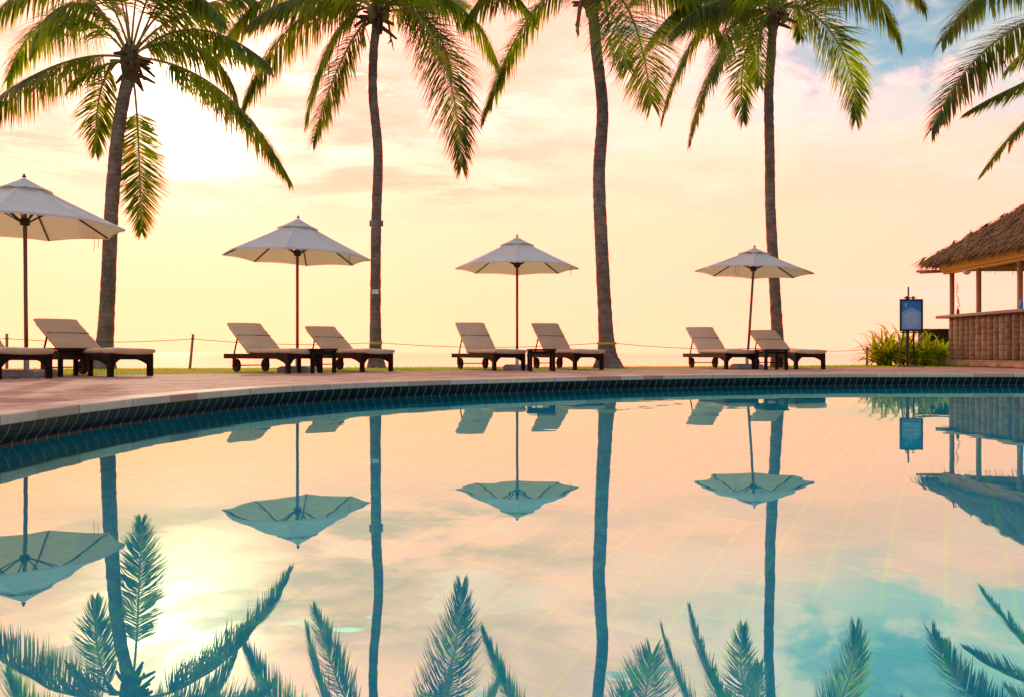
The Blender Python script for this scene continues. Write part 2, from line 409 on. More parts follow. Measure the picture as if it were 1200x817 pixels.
ring_mesh('pool_deck', [(lambda i: off(i, .29), DECK-.001), (lambda i: pol(deck_far, i), DECK-.001), (lambda i: pol(deck_far, i), DECK-.08)], M['deck'])
ring_mesh('lawn', [(lambda i: pol(deck_far, i, 1, -.02), DECK-.012), (lambda i: pol(deck_far, i, 1, .4), DECK-.004), (lambda i: pol(lawn_far, i), DECK-.004), (lambda i: pol(lawn_far, i, 1, .7), DECK-.12), (lambda i: pol(lawn_far, i, 1, 2.0), DECK-.75)], M['lawn'])
ring_mesh('beach', [(lambda i: pol(lawn_far, i, 1, .6), DECK-.15), (lambda i: pol(lawn_far, i, 1, 2), DECK-.80), (lambda i: pol(lawn_far, i, 1, 9), -1.5), (lambda i: pol(lawn_far, i, 1, 30), -2.6)], M['sand'])
bm = bmesh.new(); bmesh.ops.create_circle(bm, cap_ends=True, segments=96, radius=14000)
me = bpy.data.meshes.new('sea'); bm.to_mesh(me); bm.free(); me.materials.append(M['sea'])
so = bpy.data.objects.new('sea', me); col.objects.link(so); so.location = (0, 0, -2.0); struct(so)
# grass blades on the visible part of the lawn
gv = []; gf = []
for _ in range(26000):
    u = R.uniform(-60, 1260); i = 0
    x_ = (u-600)/F
    d = R.uniform(11, 22.5); p = Vector((x_*d, d)); th = math.atan2(p.y-CY, p.x-CX); r = (p-Vector((CX, CY))).length
    rd, rl = deck_far(th), lawn_far(th)
    if not (rd+.03 < r < rl+.25): continue
    z = DECK-.006; h = R.uniform(.02, .045); a = R.uniform(0, 6.28); w = .006
    lx, ly = R.gauss(0, .015), R.gauss(0, .015); o = len(gv)
    gv += [(p.x-w*math.cos(a), p.y-w*math.sin(a), z), (p.x+w*math.cos(a), p.y+w*math.sin(a), z), (p.x+lx, p.y+ly, z+h)]
    gf.append((o, o+1, o+2))
struct(raw('grass', gv, gf, M['grass']), 'stuff')['label'] = 'short green grass blades on the lawn behind the deck'

# ------------------------------------------------------------------ sun loungers
def make_lounger(label, tilt):
    L, W = 1.98, .68
    root = thing('sun_lounger', label, 'sun lounger', (0, 0, 0), 0, 'sun loungers in pairs along the pool deck')
    fr = MB()
    for s in (-1, 1):
        fr.box((L/2-.02, s*(W/2-.025), .275), (L-.06, .045, .085))
        # arched bracket beside the foot leg
        pts = [(1.0, .24)]+[(1.0+.86*k/12, .24-.085*(max(0, k/12-.55)/.45)**2.2) for k in range(13)]+[(1.88, .155), (1.88, .24)]
        fr.prism(pts, s*(W/2-.025)-.014, s*(W/2-.025)+.014)
    fr.box((.035, 0, .275), (.05, W-.10, .08))
    for k in range(11): fr.box((.16+k*.165, 0, .302), (.09, W-.11, .016))
    fr.build('frame', M['dark_wood'], root, False, .005)
    ap = MB()
    half = W/2-.06; out = []
    for k in range(15):
        y = -half+2*half*k/14; e = max(0, abs(y)/half-.55)/.45
        out.append((y, .245-.10*e**2.0))
    out = out+[(half, .318), (-half, .318)]
    n = len(out)
    vs = [(L-.055, y, z) for y, z in out]+[(L-.022, y, z) for y, z in out]
    ap.add(vs, [tuple(range(n)), tuple(reversed(range(n, 2*n)))]+[(i, i+n, (i+1) % n+n, (i+1) % n) for i in range(n)])
    ap.build('foot_apron', M['dark_wood'], root, False, .004)
    for s in (-1, 1):
        box_part('leg', (L-.065, s*(W/2-.035), .16), (.07, .068, .32), M['dark_wood'], root)
        w = MB(); prof = [(.02, -.028), (.095, -.028), (.112, -.02), (.115, 0), (.112, .02), (.095, .028), (.02, .028)]
        w.lathe(prof, 24)
        for q in (-1, 1): w.add([(.02*math.cos(k*math.pi/6), .02*math.sin(k*math.pi/6), q*.028) for k in range(12)], [tuple(range(12))])
        for v in w.v: v[:] = (v.x+.34, s*(W/2-.06)+v.z, v.y+.115)
        w.build('wheel', M['rubber'], root, False)
        h = MB(); h.box((.34, s*(W/2-.012), .195), (.085, .024, .20)); h.build('wheel_bracket', M['dark_wood'], root, False, .006)
    tube_part('axle', [(.34, -W/2+.03, .115), (.34, W/2-.03, .115)], .011, M['dark_wood'], root, 8)
    # seat cushion, slightly crowned, sagging to the foot
    def pad(length, th, w, ny=6, nx=16):
        b = MB(); vs = []; 
        prof = []
        for k in range(20):
            a = 2*math.pi*k/20; ex = lambda q: math.copysign(abs(q)**.45, q)
            prof.append((ex(math.cos(a))*w/2, ex(math.sin(a))*th/2))
        xs = [0, .012, .035]+[.035+(length-.07)*k/nx for k in range(1, nx)]+[length-.035, length-.012, length]
        sc_ = [.6, .88, 1]+[1]*(nx-1)+[1, .88, .6]
        o = len(vs)
        for x, q in zip(xs, sc_):
            for y, z in prof:
                dz = .006*math.sin(x*9)*math.cos(y*4)+.004*math.sin(x*23+y*7)
                vs.append((x, y*(.97+.03*q), z*q+dz))
        fs = []; n = 20
        for i in range(len(xs)-1):
            for k in range(n): fs.append((i*n+k, i*n+(k+1) % n, (i+1)*n+(k+1) % n, (i+1)*n+k))
        fs.append(tuple(range(n))); fs.append(tuple((len(xs)-1)*n+k for k in range(n)))
        b.add(vs, fs); return b
    b = pad(1.29, .085, W-.01)
    for v in b.v: v[:] = (v.x+.72, v.y, v.z+.358)
    st = b.build('seat_cushion', M['cushion'], root, True)
    rot = Matrix.Rotation(-rad(180-tilt), 4, 'Y')
    hinge = Vector((.745, 0, .375))
    b = pad(.80, .075, W-.02)
    ca, sa = math.cos(rad(tilt)), math.sin(rad(tilt))
    def rt(x, y, z): return Vector((hinge.x-ca*x+sa*z, y, hinge.z+sa*x+ca*z))
    for v in b.v: v[:] = rt(v.x, v.y, v.z)
    bc = b.build('back_cushion', M['cushion'], root, True)
    s_ = MB(); s_.tube([rt(.40, -W/2+.02, .037), rt(.40, 0, .040), rt(.40, W/2-.02, .037)], .007, 6); s_.build('seam', M['seam'], bc, True)
    k_ = MB()
    for s in (-1, 1):
        p0, p1 = rt(0.02, s*.27, -.055), rt(.76, s*.27, -.055); k_.tube([p0, p1], .020, 6)
    for q in range(6): k_.tube([rt(.1+q*.125, -.27, -.052), rt(.1+q*.125, .27, -.052)], .014, 6)
    k_.build('backrest_frame', M['dark_wood'], root)
    for s in (-1, 1): tube_part('backrest_strut', [rt(.48, s*.25, -.055), (.20, s*.25, .29)], .014, M['dark_wood'], root, 6)
    return root
def lounger_at(o, foot, ang):
    # foot = ground position of the left foot corner, ang = heading of the head-to-foot line from the view axis
    a = rad(ang); Lx, Ly = math.sin(a), -math.cos(a); Wx, Wy = math.cos(a), math.sin(a)
    ox = foot[0]-1.98*Lx+.34*Wx; oy = foot[1]-1.98*Ly+.34*Wy
    return (ox, oy, DECK), math.atan2(Ly, Lx)
def fp(u, d): return ((u-600)/F*d, d)
loung = [
    (fp(-3, 9.56), 58, 'beige lounger cut off by the left picture edge, only its foot end showing', 34),
    (fp(130, 10.55), 61, 'wide beige lounger right of the nearest parasol pole, in front of the leaning palm', 35),
    (fp(338, 12.2), 50, 'beige lounger whose foot end is directly below the second parasol', 36),
    (fp(425, 13.2), 46, 'beige lounger with its foot end in front of the palm with the white tag', 34),
    (fp(579, 14.1), 28, 'upright-backed tan lounger left of the third parasol pole', 45),
    (fp(674, 14.7), 27, 'upright-backed grey-beige lounger between the third parasol pole and the thick palm', 46),
    (fp(851, 15.3), 13, 'small tan lounger left of the leaning parasol pole', 40),
    (fp(933, 15.3), 12, 'small tan lounger in front of the rightmost complete palm trunk', 34),
]
base_l = {}
for foot, ang, lab, tilt in loung:
    o = make_lounger(lab, tilt)
    loc, rz = lounger_at(o, foot, ang); o.location = loc; o.rotation_euler = (0, 0, rz)

# ------------------------------------------------------------------ side tables
tb = thing('side_table', 'dark side table left of the wide lounger, in front of the nearest parasol', 'side table', (0, 0, 0), 0, 'dark side tables between the loungers')
box_part('table_top', (0, 0, .385), (.50, .50, .035), M['dark_wood'], tb)
b = MB()
for a in range(4): b.box((math.cos(a*math.pi/2)*.2, math.sin(a*math.pi/2)*.2, .335), (.02 if a % 2 == 0 else .38, .38 if a % 2 == 0 else .02, .06))
b.build('apron', M['dark_wood'], tb, False, .003)
for sx_ in (-1, 1):
    for sy_ in (-1, 1): box_part('leg', (sx_*.205, sy_*.205, .184), (.055, .055, .366), M['dark_wood'], tb)
def pl(u, d): p = P(u, 400, d); return (p.x, p.y, DECK)
tb.location = pl(80, 10.9); tb.rotation_euler = (0, 0, rad(-34))
dup(tb, pl(371, 12.75), rad(-44), 'dark side table close behind the foot of the lounger under the second parasol')
dup(tb, pl(634, 13.95), rad(4), 'dark side table right of the third parasol pole, between two upright loungers')
dup(tb, pl(904, 15.1), rad(6), 'dark side table right of the leaning parasol pole')

# ------------------------------------------------------------------ parasols
def make_parasol(label, top, rim_z, rr, rot, tilt=(0, 0), lean=0, tie=None):
    root = thing('parasol', label, 'parasol', (0, 0, 0), 0, 'white parasols standing between the loungers')
    cn = bpy.data.objects.new('canopy', None)
    apex = top-.03; vent_z = top-.16; vent_r = .34*rr/1.22
    tm = Matrix.Translation((lean, 0, rim_z)) @ Matrix.Rotation(rad(tilt[0]), 4, 'X') @ Matrix.Rotation(rad(tilt[1]), 4, 'Y') @ Matrix.Translation((0, 0, -rim_z))
    def surf(r, th, drop=0, sag=True):
        # octagonal cone: straight along ribs, flat and sagging panels between
        seg = math.pi/4; q = ((th-rot) % seg)/seg; c = math.cos(math.pi/8)/math.cos((q-.5)*seg)
        q4 = 4*q*(1-q)
        R_ = r*c*(1-.02*q4*(r/rr)**3)
        z = apex-(apex-rim_z)*(r/rr)**.93-drop
        if sag: z -= (.020*q4*math.sin(math.pi*min(1, r/rr)) - .018*q4*(r/rr)**6)
        return tm @ Vector((R_*math.cos(th), R_*math.sin(th), z))
    NT_, NRd = 64, 12
    vs = []; fs = []
    for j in range(NRd+1):
        r = vent_r*.7+(rr-vent_r*.7)*j/NRd
        for k in range(NT_): vs.append(surf(r, rot+2*math.pi*k/NT_))
    for k in range(NT_): vs.append(surf(rr*1.001, rot+2*math.pi*k/NT_, .028))      # short hem
    for j in range(NRd+1):
        for k in range(NT_): fs.append((j*NT_+k, j*NT_+(k+1) % NT_, (j+1)*NT_+(k+1) % NT_, (j+1)*NT_+k))
    b = MB(); b.add(vs, fs); cn = b.build('canopy', M['canvas'], root)
    # vent cap
    vs = []; fs = []
    for j in range(5):
        r = .015+(vent_r-.015)*j/4
        for k in range(NT_):
            seg = math.pi/4; q = (2*math.pi*k/NT_ % seg)/seg; q4 = 4*q*(1-q)
            p = Vector((r*math.cos(rot+2*math.pi*k/NT_), r*math.sin(rot+2*math.pi*k/NT_), apex-(apex-rim_z)*(r/rr)**.93+.020+.010*q4*(j/4)**4))
            vs.append(tm @ p)
    for j in range(4):
        for k in range(NT_): fs.append((j*NT_+k, j*NT_+(k+1) % NT_, (j+1)*NT_+(k+1) % NT_, (j+1)*NT_+k))
    b = MB(); b.add(vs, fs); b.build('vent', M['canvas'], cn)
    b = MB(); b.lathe([(.001, .045), (.014, .038), (.016, .026), (.012, .018), (.026, .010), (.03, -.005), (.001, -.006)], 12)
    for v in b.v: v[:] = tm @ (v+Vector((0, 0, top-.005)))
    b.build('finial', M['rib_wood'], root, True)
    hub_z = rim_z+.06
    def pp(z): f_ = z/rim_z; return tm @ Vector((0, 0, z)) if z >= rim_z-.001 else Vector((lean*f_, 0, z))
    tube_part('pole', [(0, 0, .10), pp(.9), pp(1.6), pp(rim_z), pp(top-.05)], .026, M['pole_wood'], root, 14)
    b = MB(); b.lathe([(.03, -.05), (.062, -.04), (.066, .03), (.05, .055), (.03, .06)], 16)
    for v in b.v: v[:] = tm @ (v+Vector((0, 0, hub_z)))
    b.build('hub', M['rib_wood'], root, True)
    for k in range(8):
        th = rot+k*math.pi/4
        b = MB(); pts = [surf(r, th, .022, False) for r in (.06, .4*rr, .7*rr, .985*rr)]
        b.tube(pts, [.013]*4, 6); rb = b.build('rib', M['rib_wood'], root)
        b = MB(); hb = tm @ Vector((.05*math.cos(th), .05*math.sin(th), hub_z)); b.tube([hb, surf(rr*.40, th, .035, False)], .010, 6)
        b.build('strut', M['rib_wood'], rb)
    if tie is not None:
        for dk in (0, .05):
            p = surf(rr*.99, rot+tie+dk, .025)
            tube_part('tie_cord', [p, p+Vector((.006, 0, -.07)), p+Vector((-.004, .003, -.15-dk))], .004, M['rope'], cn, 5)
    base = MB(); base.prism([(-.28, 0), (.28, 0), (.28, .07), (.22, .10), (-.22, .10), (-.28, .07)], -.28, .28)
    ba = base.build('base', M['stone_base'], root, False, .015)
    tube_part('socket', [(0, 0, .09), (.0, 0, .40)], .036, M['white_plate'], ba, 14)
    cl = MB(); cl.tube([(0, 0, .33), (.075, -.01, .345)], .012, 8); cl.tube([(.075, -.01, .31), (.075, -.01, .39)], .012, 8); cl.build('clamp', M['steel'], ba)
    return root
def ground(u, d): p = P(u, 400, d); return Vector((p.x, p.y, DECK))
pr = [
    # u, d, label, top, rim, radius, rot, tilt, lean, tie
    (31, 10.74, 'largest white parasol at the left picture edge, cut off by it', 2.80, 2.10, 1.27, rad(18), (0, -1.0), -.02, .9),
    (348.5, 13.5, 'white parasol between the leaning palm and the palm with the white tag', 2.71, 2.02, 1.27, rad(8), (0, 1.2), 0, 5.6),
    (606, 15.4, 'white parasol in the middle, between the two straight palm trunks', 2.67, 2.03, 1.24, rad(0), (0, 0), 0, 5.9),
    (875.5, 16.1, 'smallest white parasol, on a leaning pole in front of a palm trunk', 2.55, 2.03, 1.20, rad(28), (0, 3.0), .13, 3.6),
]
for u, d, lab, top, rz_, rr, rot, tilt, lean, tie in pr:
    o = make_parasol(lab, top, rz_, rr, rot, tilt, lean, tie); o.location = ground(u, d)

# ------------------------------------------------------------------ palms
def bez(p, n):
    out = []
    for k in range(n+1):
        t_ = k/n; a = (1-t_)
        if len(p) == 3: out.append(a*a*p[0]+2*a*t_*p[1]+t_*t_*p[2])
        else: out.append(a**3*p[0]+3*a*a*t_*p[1]+3*a*t_*t_*p[2]+t_**3*p[3])
    return out
def frond(root, pts, lmax, droop, rnd, start=.16, yaw=None, roll=0.0, gap=.021):
    N = 40; c = bez(pts, N)
    ln = [0]
    for a, b in zip(c, c[1:]): ln.append(ln[-1]+(b-a).length)
    tot = ln[-1]
    hz = Vector((pts[-1].x-pts[0].x, pts[-1].y-pts[0].y, 0))
    if hz.length < .25*tot and yaw is None: yaw = math.atan2(.3, 1)
    if yaw is not None: side0 = Vector((math.cos(yaw), math.sin(yaw), 0))
    else: side0 = Vector((-hz.y, hz.x, 0)).normalized()
    b = MB(); b.tube(c, [.026*(1-.85*ln[k]/tot)+.003 for k in range(N+1)], 6)
    # flattened leaf base
    fr_o = b.build('frond', M['rachis'], root, True)
    vs = []; fs = []
    n = int(tot/gap)
    for s in (-1, 1):
        for j in range(n):
            t_ = start+(1-start)*(j+rnd.random()*.7)/n
            if t_ > 1 or rnd.random() < .05: continue
            x = t_*tot; k = 0
            while k < N-1 and ln[k+1] < x: k += 1
            q = (x-ln[k])/max(1e-6, ln[k+1]-ln[k]); p = c[k].lerp(c[k+1], q); tg = (c[k+1]-c[k]).normalized()
            sd = side0-tg*side0.dot(tg)
            if sd.length < .05: sd = tg.orthogonal()
            sd.normalize()
            up = tg.cross(sd); 
            if up.z < 0: up = -up
            w_ = (t_-start)/(1-start)
            if roll: sd = (sd*math.cos(roll)+up*math.sin(roll))
            L = 1.62*lmax*(.50+.50*math.sin(math.pi*min(1, w_*.9+.12)))*(1-.30*w_**4)*rnd.uniform(.72, 1.15)
            lean = .45+.4*w_+1.3*w_**4
            d0 = (sd*s+tg*lean+up*rnd.uniform(-.05, .3)+Vector((rnd.gauss(0, .13), rnd.gauss(0, .13), rnd.gauss(0, .13)))).normalized()
            dr = droop*rnd.uniform(.6, 1.4)
            flat = 1-abs(tg.z)**1.5
            d0 = (d0+Vector((0, 0, -(.25+.75*flat)*dr*.75))).normalized()
            d1 = (d0+Vector((0, 0, -.45*dr))).normalized(); d2 = (d0+Vector((0, 0, -.9*dr))).normalized()
            wd = (tg-d0*tg.dot(d0)).normalized()*.0125
            tw = up*.006
            p1 = p+d0*L*.3; p2 = p1+d1*L*.35; p3 = p2+d2*L*.35
            o = len(vs)
            vs += [p-wd*.5, p+wd*.5, p1-wd-tw, p1+wd+tw, p2-wd*.8-tw, p2+wd*.8+tw, p3]
            fs += [(o, o+1, o+3, o+2), (o+2, o+3, o+5, o+4), (o+4, o+5, o+6)]
    raw('leaflets', [tuple(v) for v in vs], fs, M['frond'], fr_o)
    return fr_o
def make_palm(label, name, base_uvd, path, crown, fronds, extra, r_mid, r_base, seed, lmax=.62, stalks=0, nuts=0):
    rnd = random.Random(seed); d = base_uvd[2]
    base = P(*base_uvd); base.z = DECK-.03
    root = thing(name, label, 'palm tree', base, 0, 'coconut palms along the edge of the lawn')
    def rel(u, v, dd): return P(u, v, dd)-base
    pts = [Vector((0, 0, 0))]+[rel(u, v, d) for u, v in path]
    top = rel(*crown)
    pts.append(top)
    # smooth through the points
    sm = []
    for i in range(len(pts)-1):
        p0, p1, p2, p3 = pts[max(i-1, 0)], pts[i], pts[i+1], pts[min(i+2, len(pts)-1)]
        n = max(4, int((p2-p1).length/.022))
        for k in range(n):
            t_ = k/n; sm.append(.5*((2*p1)+(p2-p0)*t_+(2*p0-5*p1+4*p2-p3)*t_**2+(3*p1-p0-3*p2+p3)*t_**3))
    sm.append(top)
    H = top.z; rr = []
    nr = int(H/.085); 
    for i, p in enumerate(sm):
        h = p.z/H
        r = r_mid*(1.10-.28*h)+(r_base-r_mid)*math.exp(-max(0, p.z)/.30)
        ph = (p.z/.105+.25*math.sin(p.z*3.1)) % 1.0
        rr.append(r*(1+.028*(1-ph)+.015*noise.noise(Vector((p.z*2.3, seed, 0)))))
    b = MB(); b.tube(sm, rr, 20)
    for v in b.v:
        q = noise.noise(Vector((v.x*5+seed, v.y*5, v.z*5))); cpt = v.copy()
        v += Vector((noise.noise(v*7+Vector((seed, 0, 0))), noise.noise(v*7+Vector((0, seed, 9))), 0))*.010
        if v.z < .25:   # root flare lobes
            a = math.atan2(v.y, v.x); v.x *= 1+.10*math.sin(a*5+seed); v.y *= 1+.10*math.sin(a*5+seed)
    b.build('trunk', M['bark'], root, True)
    # fibrous crown head with old leaf stubs
    cr = MB(); cr.tube([top+Vector((0, 0, -.32)), top+Vector((0, 0, -.1)), top+Vector((0, 0, .10)), top+Vector((0, 0, .30)), top+Vector((0, 0, .5))], [r_mid*.85, r_mid*1.15, r_mid*1.4, r_mid*1.15, r_mid*.6], 14)
    for v in cr.v: v += Vector((noise.noise(v*9), noise.noise(v*9+Vector((5, 5, 5))), noise.noise(v*8)))*.05
    cr.build('crown_fibre', M['fibre'], root)
    for k in range(16):
        a = rnd.uniform(0, 6.28); ln = rnd.uniform(.18, .48); z0 = rnd.uniform(-.22, .25)
        p0 = top+Vector((math.cos(a)*r_mid*.9, math.sin(a)*r_mid*.9, z0)); dr = Vector((math.cos(a), math.sin(a), rnd.uniform(-.9, .5))).normalized()
        bb = MB(); bb.tube([p0, p0+dr*ln*.5, p0+dr*ln+Vector((0, 0, -.02))], [.05, .042, .024], 6); bb.build('leaf_stub', M['fibre'], root)
    for k in range(nuts):
        a = rnd.uniform(0, 6.28); p0 = top+Vector((math.cos(a)*(r_mid+.13), math.sin(a)*(r_mid+.13), rnd.uniform(-.05, .2)))
        bb = MB(); bb.lathe([(.001, -.14), (.06, -.115), (.095, -.04), (.098, .02), (.075, .085), (.03, .12), (.001, .125)], 10, p0); bb.build('coconut', M['coconut'], root, True)
    for k in range(stalks):
        a = (math.pi+.3, -.25, math.pi*.8)[k % 3]; p0 = top+Vector((math.cos(a)*r_mid, math.sin(a)*r_mid, -.02))
        bb = MB(); e = p0+Vector((math.cos(a)*.16, math.sin(a)*.16, -.10)); t2 = e+Vector((math.cos(a)*.06, 0, -.42))
        bb.tube([p0, p0+Vector((math.cos(a)*.12, math.sin(a)*.12, .03)), e, t2], [.035, .03, .03, .018], 6)
        for q in range(5):
            w = t2+Vector((rnd.uniform(-.1, .1), rnd.uniform(-.06, .06), rnd.uniform(-.22, -.02))); bb.tube([t2+Vector((0, 0, .06)), w], [.02, .008], 5)
        bb.build('flower_stalk', M['stalk'], root)
    cu, cv, cd = crown
    for fdef in fronds:
        uvs = fdef[0]; o = fdef[1] if len(fdef) > 1 else {}
        dz = o.get('dz', 0.0)
        n = len(uvs); P3 = [top+Vector((0, 0, o.get('z0', .15)))+Vector((rnd.uniform(-.05, .05), 0, rnd.uniform(-.08, .08)))]
        for k, (u, v) in enumerate(uvs): P3.append(rel(u, v, cd+dz*(k+1)/n))
        frond(root, P3, o.get('l', lmax), o.get('droop', .8), rnd, o.get('start', .14), o.get('yaw'), o.get('roll', 0))
    for k in range(extra):
        a = rnd.uniform(0, 6.28) if k % 2 else rnd.uniform(.6, 2.5)
        el = rnd.uniform(.5, 1.35); ln = rnd.uniform(2.2, 3.0)
        d0 = Vector((math.cos(a)*math.cos(el), math.sin(a)*math.cos(el), math.sin(el))); hz = Vector((math.cos(a), math.sin(a), 0))
        p0 = top+Vector((0, 0, .35)); p1 = p0+d0*ln*.6; p2 = p1+(d0*.4+hz*.8+Vector((0, 0, -.15)))*ln*.5
        frond(root, [p0, p1, p2], lmax, .5, rnd, .34)
    return root, rel, top

p1, rel1, _ = make_palm('leaning palm at the left, its trunk bent and curving up to the right', 'palm_tree', (120, 431, 16.0),
    [(124, 385), (127, 330), (131, 240), (139, 150)], (153, 78, 16.0), [
    ([(105, -2), (35, 0), (8, 95)], {'droop': 1.0, 'dz': .5}),
    ([(95, -60), (30, -30), (-15, 30)], {'droop': .9, 'dz': -.4}),
    ([(110, 58), (40, 70), (-45, 150)], {'droop': 1.5, 'dz': .3, 'l': .58}),
    ([(120, 72), (112, 110), (112, 178)], {'droop': .6, 'dz': .5, 'l': .42, 'yaw': .9, 'start': .25}),
    ([(130, 75), (95, 80), (80, 105)], {'droop': .5, 'dz': -.6, 'l': .34}),
    ([(160, 110), (163, 170), (166, 272)], {'droop': .12, 'dz': .2, 'l': .44, 'yaw': .15, 'start': .22, 'z0': -.25}),
    ([(185, 20), (255, -10), (300, 0)], {'droop': 1.1, 'dz': .6}),
    ([(200, 25), (250, 20), (315, 75)], {'droop': 1.3, 'dz': -.4}),
    ([(195, 35), (260, 40), (280, 125)], {'droop': 1.2, 'dz': .8, 'l': .5}),
    ([(195, 70), (270, 80), (338, 208)], {'droop': 1.2, 'dz': -.3, 'l': .66, 'start': .2}),
    ([(150, 0), (140, -60), (100, -110)], {'dz': .6, 'start': .45}),
    ([(125, -5), (70, -25), (38, 55)], {'droop': 1.0, 'dz': -.8, 'start': .25}),
    ([(185, -5), (240, -30), (262, 30)], {'droop': 1.0, 'dz': -.9, 'start': .3}),
    ([(158, -10), (165, -70), (195, -120)], {'dz': .8, 'start': .45}),
    ([(148, 0), (128, -50), (100, -70)], {'dz': -1.6, 'droop': .7, 'start': .42}),
    ([(168, 0), (187, -50), (225, -80)], {'dz': -1.4, 'droop': .7, 'start': .42}),
    ([(178, 0), (215, -50), (270, -70)], {'dz': .2, 'droop': .7, 'start': .3}),
    ([(138, 0), (100, -50), (50, -65)], {'dz': .2, 'droop': .7, 'start': .3}),
    ], 0, .14, .27, 1, .60, 0, 0)
p2, rel2, _ = make_palm('straight slim palm with a white tag and a metal clamp on its trunk', 'palm_tree', (441, 431, 17.0),
    [(440, 400), (440, 345), (441, 255), (443, 180), (437, 110), (438, 60)], (442, 22, 17.0), [
    ([(415, -5), (375, 50), (359, 143)], {'droop': .9, 'dz': -.4, 'l': .55}),
    ([(425, 20), (390, 75), (367, 166)], {'droop': .7, 'dz': .6, 'l': .52}),
    ([(400, -25), (320, 20), (283, 128)], {'droop': 1.2, 'dz': .5, 'l': .6}),
    ([(380, -40), (300, -30), (252, 70)], {'droop': 1.3, 'dz': -.3}),
    ([(390, -15), (330, -10), (290, 30)], {'droop': 1.1, 'dz': -1.2, 'l': .55}),
    ([(400, -70), (330, -90), (270, -50)], {'droop': .9}),
    ([(480, -20), (535, 50), (541, 195)], {'droop': .7, 'dz': -1.2, 'l': .64, 'yaw': -.15}),
    ([(490, -30), (560, -10), (588, 92)], {'droop': 1.1, 'dz': .5, 'l': .52}),
    ([(480, 0), (520, 20), (530, 90)], {'droop': .8, 'dz': 1.2, 'l': .5}),
    ([(490, -60), (570, -60), (625, 20)], {'droop': 1.2}),
    ([(440, -40), (445, -100), (470, -150)], {'dz': .6}),
    ([(430, -30), (415, -90), (380, -130)], {'dz': -.5}),
    ([(455, -20), (470, -50), (500, -20)], {'dz': -1.8, 'droop': 1.0}),
    ([(432, -20), (420, -45), (400, -10)], {'dz': -1.8, 'droop': 1.0}),
    ], 5, .112, .20, 2, .60, 2, 2)
p3, rel3, _ = make_palm('thick-trunked palm with a yellow band near its flared base', 'palm_tree', (712, 431, 16.6),
    [(711, 408), (709, 370), (705, 290), (702, 205), (706, 130), (699, 60)], (694, 2, 16.6), [
    ([(655, -40), (605, 20), (565, 138)], {'droop': .85, 'dz': .2, 'l': .5, 'roll': .25}),
    ([(720, -30), (750, 10), (764, 122)], {'droop': .5, 'dz': -1.6, 'l': .75, 'yaw': -.1}),
    ([(705, -20), (720, 10), (735, 80)], {'droop': .5, 'dz': -1.9, 'l': .62, 'yaw': -.1}),
    ([(725, -45), (800, -40), (850, 50)], {'droop': 1.2, 'dz': .4}),
    ([(660, -60), (590, -50), (545, 25)], {'droop': 1.2, 'dz': .4}),
    ([(680, -50), (640, -110), (580, -110)], {}),
    ([(700, -50), (730, -120), (790, -130)], {}),
    ([(690, -50), (690, -120), (700, -170)], {'dz': .5}),
    ([(700, -40), (715, -75), (740, -55)], {'dz': -1.8}),
    ], 5, .140, .34, 3, .62, 3, 0)
p4, rel4, _ = make_palm('dark slim palm whose lower trunk passes behind the smallest parasol', 'palm_tree', (913, 431, 17.6),
    [(911, 395), (908, 340), (903, 250), (902, 180), (901, 110), (904, 60)], (906, 22, 17.6), [
    ([(870, -30), (805, 20), (776, 138)], {'droop': .8, 'dz': .4, 'l': .52}),
    ([(885, 0), (830, 60), (808, 166)], {'droop': .7, 'dz': -.3, 'l': .48}),
    ([(890, 15), (860, 60), (871, 142)], {'droop': .4, 'dz': .8, 'l': .44, 'yaw': .2}),
    ([(870, -20), (805, -25), (757, 55)], {'droop': 1.2, 'dz': -.5, 'l': .6}),
    ([(865, -10), (820, -5), (785, 40)], {'droop': 1.2, 'dz': -1.2, 'l': .6}),
    ([(850, -45), (790, -60), (740, 0)], {'droop': 1.2, 'dz': .5}),
    ([(880, 0), (850, 20), (835, 90)], {'droop': .9, 'dz': -1.2, 'l': .6}),
    ([(895, 10), (884, 40), (890, 100)], {'droop': .6, 'dz': -.7, 'l': .42, 'yaw': .1}),
    ([(945, -15), (1005, 50), (1003, 140)], {'droop': .6, 'dz': .4, 'l': .60, 'yaw': .15}),
    ([(950, -45), (1030, -40), (1056, 50)], {'droop': 1.1, 'dz': -.3, 'l': .58}),
    ([(960, -60), (1050, -70), (1085, 10)], {'droop': 1.1, 'dz': .6}),
    ([(925, 0), (940, 0), (938, 45)], {'droop': .6, 'dz': 1.0, 'l': .4}),
    ([(900, -50), (890, -120), (860, -160)], {}),
    ([(915, -50), (925, -120), (960, -160)], {}),
    ([(900, -10), (890, -40), (875, -5)], {'dz': -1.8, 'droop': 1}),
    ], 6, .118, .20, 4, .58, 1, 1)
p5, rel5, _ = make_palm('palm at the right picture edge with only its frond tips showing', 'palm_tree', (1322, 437, 13.2),
    [(1318, 380), (1312, 250), (1308, 120)], (1305, 40, 13.2), [
    ([(1250, -10), (1140, 30), (1092, 152)], {'droop': .55, 'dz': .5, 'l': .50, 'roll': -.95}),
    ([(1250, -60), (1150, -40), (1104, 48)], {'droop': .7, 'dz': -.3, 'l': .5, 'roll': -.8}),
    ([(1260, 80), (1190, 95), (1132, 132)], {'droop': .6, 'dz': .5, 'l': .32}),
    ([(1270, 90), (1200, 130), (1150, 203)], {'droop': .7, 'dz': .2, 'l': .34}),
    ([(1270, 30), (1220, 30), (1180, 82)], {'droop': .6, 'dz': 1.0, 'l': .36}),
    ([(1280, -60), (1240, -110), (1180, -90)], {}),
    ([(1340, 0), (1400, 0), (1450, 90)], {}),
    ([(1335, 30), (1380, 60), (1400, 150)], {}),
    ([(1300, -60), (1300, -110), (1320, -160)], {}),
    ], 5, .17, .30, 5, .5, 0, 3)
